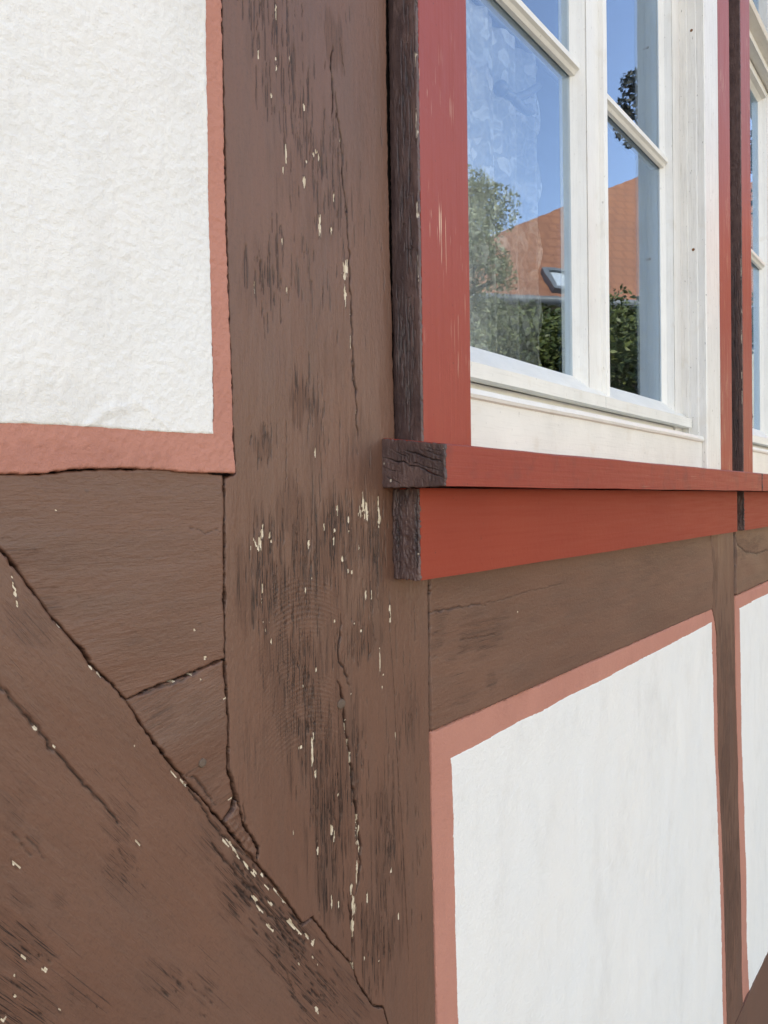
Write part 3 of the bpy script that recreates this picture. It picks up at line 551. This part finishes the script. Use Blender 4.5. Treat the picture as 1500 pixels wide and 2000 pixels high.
# ================================================================== windows
def side_face(name, parent, X, y_front, z0, z1, seed, cracks=(), chips=(), dashes=(), wears=(), rag=.0005, lab=None, ncr=40, amp=.0006, rise=0):
    """weathered end/edge face looking left: a runs outwards from the wall, b upwards"""
    wdt = -y_front; fr = (Vector((X, 0, z0)), Vector((0, -1, 0)), Vector((0, 0, 1)))
    h = z1-z0
    return sheet(name, parent, M['side'], [(-.008, 0), (wdt-.0002, 0), (wdt-.0002, h), (-.008, h+rise)], frame=fr, res=(.0005, .0009) if h > .2 else (.0005, .0005), rag=rag, ragf=300, gap=0, drop=.002, rnd=.0008,
                 hfun=lambda a, b: -np.abs(fbm(a*240, b*110, 4, seed))*amp*2, cracks=cracks, chips=chips, dashes=dashes, wears=wears, seed=seed, label=lab, bulge=.0004)
def make_window(ox, label, full=True):
    W = thing('casement_window', (d(2.6+ox), 0, zz(d(.12))), label, 'window', 'casement windows in the timber wall')
    X = lambda v: d(v+ox)
    zs = zz(d(.116)); top = zz(d(3.62))
    # casings (front board red, edge towards the camera flaking brown)
    for i, (a, b) in enumerate(((1.304, 1.505), (3.70, 3.90))):
        c = prism('casing', [(X(a)+(.0036 if i == 0 else 0), -d(.0585)), (X(b), -d(.0585)), (X(b), .012), (X(a)+.012, .012), (X(a)+(.0036 if i == 0 else 0), -.001)], 'z', zs+.0004, top, M['red'], W, .0006, 30, .00018, seed=i+ox)
        if i == 0:
            side_face('flaking_edge', c, X(a), -d(.0585)-.0001, zs+.001, top if not full else zs+.55, 30+int(ox*3), wears=[(.006, .2, .012, .3, .5), (.012, .05, .014, .05, .6)],
                      dashes=[(.008, .08, .010, .07, 40, .01, .05), (.013, .3, .01, .2, 60, .01, .04)], chips=[(.0235, .30, .002, .03), (.0237, .36, .0022, .012), (.0235, .22, .002, .02), (.0235, .45, .0022, .05), (.0235, .17, .0016, .03)],
                      cracks=[([(.004 + random.random()*.018, z), (.006+random.random()*.018, z+random.uniform(-.002, .003))], .0006, .0012, .8, .0008) for z in np.arange(.02, .54, .024)], amp=.00035)
            if full: box('flaking_edge', X(a)-.0003, X(a)+.0020, -d(.0585)+.0005, .01, zs+.55, top, M['side'], c, 0)
    # sill board
    s0, s1 = zz(d(.0306)), zz(d(.116))
    sill = prism('sill', [(-d(.16), s0), (.012, s0+.002), (.012, s1+d(.026)), (-d(.155), s1+.0005), (-d(.16), s1-.001)], 'x', X(1.2416)+.0022, X(4.04), M['redx'], W, .0010, 40, .00035, seed=3+ox)
    L = d(.16); h = s1-s0
    side_face('end_grain', sill, X(1.2416), -d(.16)-.0001, s0, s1, 60, ncr=0, rise=d(.0235), wears=[(L*.8, h*.6, L*.3, h*.4, .8), (L*.45, h*.8, L*.3, h*.2, .8), (L*.1, h*.9, L*.2, h*.2, .5), (L*.85, h*.2, L*.2, h*.25, .6)],
              cracks=[([(0, h*.80), (L*.2, h*.68), (L*.45, h*.56), (L*.6, h*.48), (L*.8, h*.33), (L*.97, h*.20)], .0006, .003), ([(L*.35, h*.93), (L*.55, h*.82), (L*.75, h*.68), (L*.97, h*.56)], .0006, .003),
                      ([(0, h*.55), (L*.15, h*.45), (L*.3, h*.38)], .0004, .0015, .7), ([(L*.5, h*.62), (L*.7, h*.5), (L*.97, h*.36)], .0004, .002, .8), ([(L*.03, h*.3), (L*.2, h*.18), (L*.32, h*.05)], .0004, .0015, .7),
                      ([(L*.15, h*.97), (L*.4, h*.74), (L*.44, h*.60)], .0005, .0015, .7), ([(L*.62, h*.9), (L*.97, h*.72)], .0004, .0015, .7), ([(L*.7, h*.95), (L*.97, h*.82)], .0004, .0014, .7)] +
                     [([(x, y), (x+.005, y-.0022)], .0003, .0008, .7) for x, y in [(random.uniform(.02, .98)*L, random.uniform(.08, .95)*h) for _ in range(70)]],
              chips=[(L*.13, h*.17, .0022, .003), (L*.14, h*.95, .002, .001), (L*.02, h*.62, .0012, .002), (L*.98, h*.9, .002, .001)], amp=.0005, lab='dark cracked end grain of the sill')
    # apron board
    a0, a1 = zz(d(-.169)), s0-.0004
    ap = boxx('apron_board', X(1.278)+.0028, X(3.956), -d(.066), .012, a0, a1, M['redap'], W, .0006, 40, amp=.00022, seed=8+ox)
    side_face('end_grain', ap, X(1.278), -d(.066)-.0001, a0, a1, 70+int(ox), amp=.0011, rag=.0009, wears=[(.012, (a1-a0)*.95, .02, .012, .9), (.004, .04, .004, .05, .6), (.026, .04, .004, .05, .6)],
              dashes=[(.004, .04, .002, .03, 26, .004, .01), (.0255, .04, .0012, .03, 30, .004, .01)], chips=[(.0275, .025, .0016, .002)])
    # fixed frame, jambs
    t0 = zs-.002
    jr = [(3.372, .047), (3.468, .047), (3.468, .018), (3.476, .0146), (3.476, -.020), (3.480, -.024), (3.480, -.054), (3.486, -.0575), (3.699, -.0575), (3.699, .13), (3.372, .13)]
    fr = prism('frame', [(X(a), d(b)) for a, b in jr], 'z', t0, top, M['wold'], W, .0009, 36, .0003, seed=5+ox)
    for px_, py_ in ((1352, 62), (1357, 490)):
        p = P(px_, py_, d(-.005)); c = Vector((d(3.476+ox), d(-.005), p.z)); bmn = bmesh.new()
        tube(bmn, [c+Vector((.001, 0, 0)), c-Vector((.0006, 0, 0))], [.0032, .0026], 10); finish_bm('nail_head', bmn, M['rust'], fr)
    prism('frame', [(X(a), d(b)) for a, b in [(1.500, -.008), (1.545, -.008), (1.545, .0146), (1.608, .047), (1.612, .13), (1.500, .13)]], 'z', t0, top, M['wz'], W, .0009)
    # fixed frame, bottom rail with bead
    zbr = P(915, 736, d(.003)).z
    zb1 = P(915, 757, d(-.040)).z; zb2 = P(915, 776, d(-.040)).z
    prism('frame_bottom_rail', [(-d(.035), zs-.002), (-d(.035), zb2-.001), (-d(.043), zb2+.0005), (-d(.046), zb2+.004), (-d(.040), zb1), (d(.055), zb1+.0005), (d(.057), zbr+.0015), (d(.13), zbr+.0015), (d(.13), zs-.002)], 'x', X(1.502), X(3.478), M['wx'], W, .0006, 30, .0002, seed=9)
    # transom
    zt0 = zz(d(2.60)); 
    prism('transom', [(d(.0), zt0), (-d(.0), zt0+.016), (-d(.05), zt0+.022), (-d(.06), zt0+.030), (-d(.02), zt0+.046), (-d(.02), zt0+.056), (d(.02), zt0+.062), (d(.12), zt0+.062), (d(.12), zt0)], 'x', X(1.50), X(3.476), M['wx'], W, .0008)
    boxx('frame_top_rail', X(1.5), X(3.46), 0, d(.13), top-.05, top, M['wx'], W)
    # sashes
    zg0 = P(915, 675, GY).z; ztr = P(915, 703, d(.006)).z; zbr = P(915, 736, d(.003)).z
    zm0 = P(1107, 139, d(.085)).z; zg1 = zz(d(2.52))
    def sash(xa, xb, sxa, sxb, name_label, ya, left):
        S = thing_part('sash', W)
        # stiles: profiles with putty bevel towards the pane
        if left:
            prof_r = [(sxb+.0, .13), (xb, .13), (xb, .096), (xb, .092), (xb+.018, .073), (xb+.033, .050), (xb+.033+.002, .050), (xb+.037, .13)]
            pr_ = prism('stile', [(X(a), d(b)) for a, b in [(xb, .13), (xb, .092), (xb+.018, .073), (xb+.034, .050), (xb+.036, .050), (xb+.036, .13)]], 'z', zbr+.004, zt0-.003, M['wz'], S, .0006, 24, .0002, seed=1)
            prism('cover_strip', [(X(a), d(b)) for a, b in [(xb+.046, .128), (xb+.046, .050), (xb+.150, .050), (xb+.156, .034), (xb+.178, .030), (xb+.196, .038), (xb+.200, .060), (xb+.200, .128)]], 'z', ztr-.002, zt0-.004, M['wz'], S, .0008, 24, .0002, seed=2)
            prism('stile', [(X(a), d(b)) for a, b in [(xa, .13), (xa, .092), (xa-.018, .073), (xa-.034, .050), (xa-.036, .13)]], 'z', zbr+.004, zt0-.003, M['wz'], S)
        else:
            prism('inner_jamb', [(X(xb-.001), d(.0975)), (X(xb-.001), d(.15)), (X(xb+.006), d(.153)), (X(xb+.006), d(.196)), (X(xb+.034), d(.196)), (X(xb+.034), d(.0975))], 'z', zbr+.006, zt0-.005, M['shade_grey_paint'], S, .0005)
            prism('stile', [(X(a), d(b)) for a, b in [(xb, .0965), (xb, .092), (xb+.022, .075), (xb+.033, .047), (xb+.034, .0475), (xb+.034, .0965)]], 'z', zbr+.004, zt0-.003, M['wz'], S, .0006, 24, .0002, seed=4)
            prism('stile', [(X(a), d(b)) for a, b in [(xa, .13), (xa, .092), (xa-.018, .073), (xa-.034, .062), (xa-.036, .13)]], 'z', zbr+.004, zt0-.003, M['wz'], S)
        # bottom rail with weather drip, top rail, glazing bar
        prism('bottom_rail', [(d(.130), zg0-.001), (d(.092), zg0), (d(.022), ztr+.001), (d(.004), ztr-.001), (d(.003), zbr+.001), (d(.010), zbr), (d(.052), zbr+.002), (d(.055), zbr+.004), (d(.130), zbr+.004)], 'x', X(sxa), X(sxb), M['wx'], S, .0010, 24, .0002, seed=xa)
        prism('top_rail', [(d(.130), zg1), (d(.092), zg1), (d(.073), zg1+.008), (d(.05), zg1+.012), (d(.05), zt0-.003), (d(.13), zt0-.003)], 'x', X(xa-.03), X(xb+.03), M['wx'], S)
        for zmm in (zm0,):
            prism('glazing_bar', [(d(.0905), zmm), (d(.078), zmm+.0015), (d(.070), zmm+.0060), (d(.060), zmm+.0085), (d(.060), zmm+.0165), (d(.070), zmm+.019), (d(.0905), zmm+.026)], 'x', X(xa-.010), X(xb+.012), M['wx'], S, .0005, 16, .0001, seed=7)
            boxx('glazing_bar', X(xa), X(xb), d(.0935)+.003, d(.13), zmm+.002, zmm+.024, M['wx'], S)
        for (p0, p1) in ((zg0-.004, zm0+.010), (zm0+.016, zg1+.004)):
            g = boxx('pane', X(xa)-.004, X(xb)+.004, -.0014, .0014, p0-(p0+p1)/2, p1-(p0+p1)/2, M['glass'], None, 0)
            # old panes never sit quite true in their rebates
            cx = (X(xa)+X(xb))/2; me = g.data; tilt = R(0) if not left else R(0.0)
            for v in me.vertices: v.co.x -= cx
            g.location = (cx, GY+.0016, (p0+p1)/2); g.rotation_euler = (R(random.uniform(-.06, .06)), 0, tilt); bpy.context.view_layer.update(); setparent(g, S)
        return S
    def thing_part(name, parent):
        o = bpy.data.objects.new(name, None); COL.objects.link(o); o.empty_display_size = .03
        o.location = (X(2.5), GY, zz(d(1))); bpy.context.view_layer.update(); setparent(o, parent); bpy.context.view_layer.update(); return o
    S1 = sash(1.65, 2.407, 1.60, 2.478, '', 0, True)
    S2 = sash(2.60, 3.328, 2.482, 3.462, '', 0, False)
    # top light
    zt1 = zt0+.064
    T = thing_part('sash', W)
    for a, b in ((1.56, 1.66), (2.45, 2.55), (3.33, 3.45)): box('stile', X(a), X(b), d(.04), d(.12), zt1, top-.051, M['wz'], T)
    for z0_, z1_ in ((zt1, zt1+.035), (top-.09, top-.051)):
        for a, b in ((1.661, 2.449), (2.551, 3.329)): boxx('rail', X(a), X(b), d(.05), d(.12), z0_, z1_, M['wx'], T)
    for a, b in ((1.655, 2.455), (2.545, 3.335)): boxx('pane', X(a), X(b), GY, GY+.003, zt1+.03, top-.085, M['glass'], T, 0)
    return W, S1, S2
W1, S1, S2 = make_window(0, 'white casement window with red casing, sill and apron, standing next to the broad brown post')
W2, S3, S4 = make_window(OX, 'far casement window beyond the narrow dark gap, cut off by the picture edge', False)

# window handle behind the first pane
hY = d(.135)
hp = [P(978, 172, hY), P(992, 186, hY), P(1008, 192, hY), P(1028, 184, hY), P(1052, 168, hY)]
bm = bmesh.new(); tube(bm, hp, [.0045, .006, .0062, .006, .005], 10); tube(bm, [P(1002, 190, hY-.001), P(1016, 208, hY-.001), P(1030, 219, hY-.001), P(1042, 220, hY-.001)], [.006, .0062, .0055, .003], 10)
bmesh.ops.create_uvsphere(bm, u_segments=14, v_segments=10, radius=.0105, matrix=Matrix.Translation(P(978, 173, hY)))
hd = finish_bm('handle', bm, M['metal'], S1, smooth=True)
hd['label'] = 'dark curved window handle seen through the left pane'

# lace curtain hanging inside
cY = d(.30)
cur = thing('lace_curtain', (d(1.9), cY, EYE+.6), 'white floral lace curtain hanging behind the left panes of the near window', 'curtain')
def curtain(x0, x1, z0, z1, Y, amp, wl, name, parent, edge=False):
    nx, nz = 160, 120; V = []; Fc = []
    for j in range(nz+1):
        z = z0+(z1-z0)*j/nz
        for i in range(nx+1):
            t = i/nx; x = x0+(x1-x0)*t
            if edge: x += (.010*math.sin(z*60)+.012*abs(math.sin(z*27)))*t
            V.append((x, Y+amp*math.sin(x*2*math.pi/wl+z*.8)+amp*.4*math.sin(x*2*math.pi/wl*2.3), z))
    for j in range(nz):
        for i in range(nx):
            a = j*(nx+1)+i; Fc.append((a, a+1, a+nx+2, a+nx+1))
    me = bpy.data.meshes.new(name); me.from_pydata(V, [], Fc); me.polygons.foreach_set('use_smooth', [True]*len(Fc))
    o = link(name, me, None, M['lace']); setparent(o, parent); return o
ze = P(1030, 105, cY).z; xe = P(1052, 300, cY).x; xm = P(977, 300, cY).x; zlo = P(1000, 800, cY).z - .05
curtain(d(1.3), xe, zlo, ze, cY, .006, .07, 'lace_panel', cur, True)
curtain(d(1.3), xm, zlo, ze+.3, cY+.03, .008, .05, 'lace_panel', cur)
bm = bmesh.new(); tube(bm, [(d(1.2), cY, ze+.004), (d(3.9), cY, ze+.004)], [.004, .004], 8); finish_bm('curtain_rod', bm, M['metal'], cur, smooth=True)
# inner window board with a basket on it
ib = boxx('inner_window_board', d(1.45), d(3.75), d(.14), .36, zz(d(.26)), zz(d(.30)), M['wx'], W1)
bc = P(1052, 740, d(.42)); zb_ = zz(d(.30))
bm = bmesh.new(); rings = []
prof = [(.02, 0), (.042, .002), (.050, .02), (.052, .045), (.046, .066), (.030, .082), (.012, .090), (.003, .091)]
for r_, z_ in prof:
    rings.append([bm.verts.new((bc.x+math.cos(a*math.pi/12)*r_*(1+.02*(a % 2)), bc.y+math.sin(a*math.pi/12)*r_*(1+.02*(a % 2)), zb_+z_)) for a in range(24)])
for a_, b_ in zip(rings, rings[1:]):
    for i in range(24): bm.faces.new((a_[i], a_[(i+1) % 24], b_[(i+1) % 24], b_[i]))
bm.faces.new(rings[0]); bm.faces.new(rings[-1])
bk = finish_bm('lidded_basket', bm, M['basket'], smooth=True); bk['label'] = 'amber domed basket standing on the inner window board behind the glass'; bk['category'] = 'basket'

# ================================================================== across the street (seen mirrored in the panes)
A_ = RF(700, 628, 13); B_ = RF(1340, 583, 15.5); dirE = (B_-A_); dirE.z = 0; dirE.normalize()
ze_ = RF(1240, 592, 15).z
A_.z = ze_; B_.z = ze_; B_ = B_ + dirE*5
house = thing('tiled_house', ((A_.x+B_.x)/2, (A_.y+B_.y)/2, 0), 'neighbour house with orange tiled roof, mirrored in the window panes', 'house')
Ra = RF(1262, 338, 19.5); Rb = Ra + dirE*8
back = Vector((-dirE.y, dirE.x, 0)); 
if back.dot(RF(1100, 500, 10)-CAM) < 0: back = -back
bm = bmesh.new(); uvl = bm.loops.layers.uv.new('UVMap')
A2_ = A_+back*11; B2_ = B_+back*11
vv = [bm.verts.new(p) for p in (A_, B_, Rb, Ra, A2_, B2_)]
for f in ((0, 1, 2, 3), (0, 3, 4), (1, 5, 2), (4, 3, 2, 5)):
    fc = bm.faces.new([vv[i] for i in f]); nn = fc.normal if fc.normal.length else Vector((0, 0, 1))
    for lp in fc.loops:
        q = lp.vert.co - A_; lp[uvl].uv = (q.dot(dirE), math.hypot(q.dot(back), q.z))
rf = finish_bm('roof', bm, M['tiles'], house)
wl = bmesh.new()
ins = back*.5
pts = [A_+ins+dirE*.5, B_+ins-dirE*.5, B2_-ins-dirE*.5, A2_-ins+dirE*.5]
lo_ = [wl.verts.new((p.x, p.y, 0)) for p in pts]; hi_ = [wl.verts.new((p.x, p.y, ze_+.02)) for p in pts]
for i in range(4): wl.faces.new((lo_[i], lo_[(i+1) % 4], hi_[(i+1) % 4], hi_[i]))
wl.faces.new(hi_); finish_bm('wall', wl, M['render'], house)
bm = bmesh.new(); tube(bm, [A_+Vector((0, 0, -.05)), B_+Vector((0, 0, -.05))], [.09, .09], 10); finish_bm('gutter', bm, M['zinc'], house, smooth=True)
# roof window on the roof plane
nrm = (B_-A_).cross(Ra-A_).normalized()
if nrm.z < 0: nrm = -nrm
def on_roof(px, py):
    c = Vector((CAM.x, 2*GY-CAM.y, CAM.z)); dd = ray(px, py); dd = Vector((dd.x, -dd.y, dd.z)); t = (A_-c).dot(nrm)/dd.dot(nrm); return c+dd*t
q0 = on_roof(1092, 552); up = nrm.cross(dirE).normalized(); up = up if up.z > 0 else -up
bm = bmesh.new(); bmg = bmesh.new()
def obox(bm, c, ax, ay, az):
    r = bmesh.ops.create_cube(bm, size=1)['verts']
    for v in r: v.co = c + ax*v.co.x + ay*v.co.y + az*v.co.z
wW, wH = .42, .62
for sgn in (-1, 1):
    obox(bm, q0+dirE*sgn*wW/2+nrm*.05, dirE*.09, up*(wH+.09), nrm*.12); obox(bm, q0+up*sgn*wH/2+nrm*.05, dirE*(wW-.09), up*.09, nrm*.12)
rw = finish_bm('roof_window', bm, M['zinc'], house); obox(bmg, q0+nrm*.05, dirE*(wW-.08), up*(wH-.08), nrm*.02); finish_bm('pane', bmg, mat_simple('roof_window_glass', (.5, .55, .6), .1, .05), rw)

def leaves(name, parent, mat, clumps, n, size, seed, squash=1.0):
    rg = np.random.default_rng(seed); V = []; 
    cl = np.array([c[:3] for c in clumps]); rad = np.array([c[3] for c in clumps]); k = rg.choice(len(cl), n, p=rad**2/np.sum(rad**2))
    dv = rg.normal(size=(n, 3)); dv /= np.linalg.norm(dv, axis=1)[:, None]; rr_ = rg.random(n)**.45
    c = cl[k] + dv*(rad[k]*rr_)[:, None]*np.array((1, 1, squash))
    a = rg.normal(size=(n, 3)); a /= np.linalg.norm(a, axis=1)[:, None]; b = np.cross(a, rg.normal(size=(n, 3))); b /= np.linalg.norm(b, axis=1)[:, None]
    s = size*(.6+.8*rg.random(n))[:, None]; a = a*s; b = b*s*.5
    V = np.stack([c-a, c+b*1.0, c+a, c-b], 1).reshape(-1, 3)
    me = bpy.data.meshes.new(name); me.from_pydata(V.tolist(), [], np.arange(4*n).reshape(-1, 4).tolist()); o = link(name, me, None, mat); setparent(o, parent); return o
def tree(name, base, height, crown_r, label, cat, mat, n, size, seed, trunk=.12, low=.25, clumps=24, group=None, extra=()):
    t = thing(name, base, label, cat, group); rg = random.Random(seed); base = Vector(base)
    bm = bmesh.new(); tip = base+Vector((rg.uniform(-.2, .2), rg.uniform(-.2, .2), height*.92))
    pts = [base+(tip-base)*k/6+Vector((rg.gauss(0, .03), rg.gauss(0, .03), 0))*height*.15 for k in range(7)]; pts[0] = base
    tube(bm, pts, [trunk*(1-.13*k) for k in range(7)], 8); cl = []
    for k in range(clumps):
        f = low+(1-low)*(k+.5)/clumps; r = crown_r*math.sin(math.pi*min(1, .12+.9*(1-(f-low)/(1-low)+.1)))*1.0
        r = max(r, crown_r*.25); an = k*2.4+rg.random(); p = base+(tip-base)*f; q = p+Vector((math.cos(an), math.sin(an), .25))*r*rg.uniform(.35, .8)
        tube(bm, [p, (p+q)/2+Vector((0, 0, .03)), q], [trunk*.35, trunk*.2, trunk*.06], 5); cl.append((q.x, q.y, q.z, crown_r*rg.uniform(.28, .5)))
    for e in extra:
        q = Vector(e[:3]); p = pts[4]; tube(bm, [p, (p+q)/2+Vector((0, 0, .2)), q], [trunk*.35, trunk*.25, trunk*.1], 5); cl.append(e)
    finish_bm('trunk', bm, M['bark'], t, smooth=True); leaves('crown', t, mat, cl, n, size, seed); return t
def gbase(px, rng): p = RF(px, 900, rng); return (p.x, p.y, 0)
bt = gbase(918, 8.6); tree('birch_tree', bt, RF(918, 285, 8.6).z, .62, 'pale green slender tree mirrored at the left edge of the near window', 'tree', M['leafA'], 50000, .020, 3, .11, .1, 70)
hedge_spots = [(985, 9.5, 590), (1035, 10.2, 640), (1085, 9.0, 610), (1130, 10.0, 640), (1180, 9.4, 625), (1225, 9.0, 612), (1275, 9.8, 600), (1330, 9.2, 600)]
hl = ['round leafy shrub mirrored next to the pale tree', 'second shrub along the street, mirrored behind the lace', 'tall yellow-green shrub mirrored under the roof window', 'low dense shrub mirrored behind the middle window stile',
      'broad sunlit shrub mirrored in the right-hand panes', 'shrub with a bright top mirrored low in the right-hand panes', 'shrub at the far end of the row, mirrored beside the frame', 'last shrub of the row beyond the mirrored view']
for i, (px, rg_, py) in enumerate(hedge_spots):
    tree('garden_shrub', gbase(px, rg_), RF(px, py, rg_).z*1.02, .95, hl[i], 'shrub', M['leafB'], 16000, .036, 20+i, .08, .12, 26, 'shrubs along the far side of the street')
e1 = RF(1236, 165, 9.5); e2 = RF(1226, 215, 9.5); e3 = RF(1218, 250, 9.5); e4 = RF(1240, 270, 9.5)
tree('dark_conifer', gbase(1400, 9.5), RF(1400, 60, 9.5).z, .55, 'dark tree whose hanging branch is mirrored against the sky', 'tree', M['leafC'], 9000, .035, 44, .12, .5, 24, None,
     extra=[(e1.x, e1.y, e1.z, .17), (e2.x, e2.y, e2.z, .17), (e3.x, e3.y, e3.z, .12), (e4.x, e4.y, e4.z, .13)])
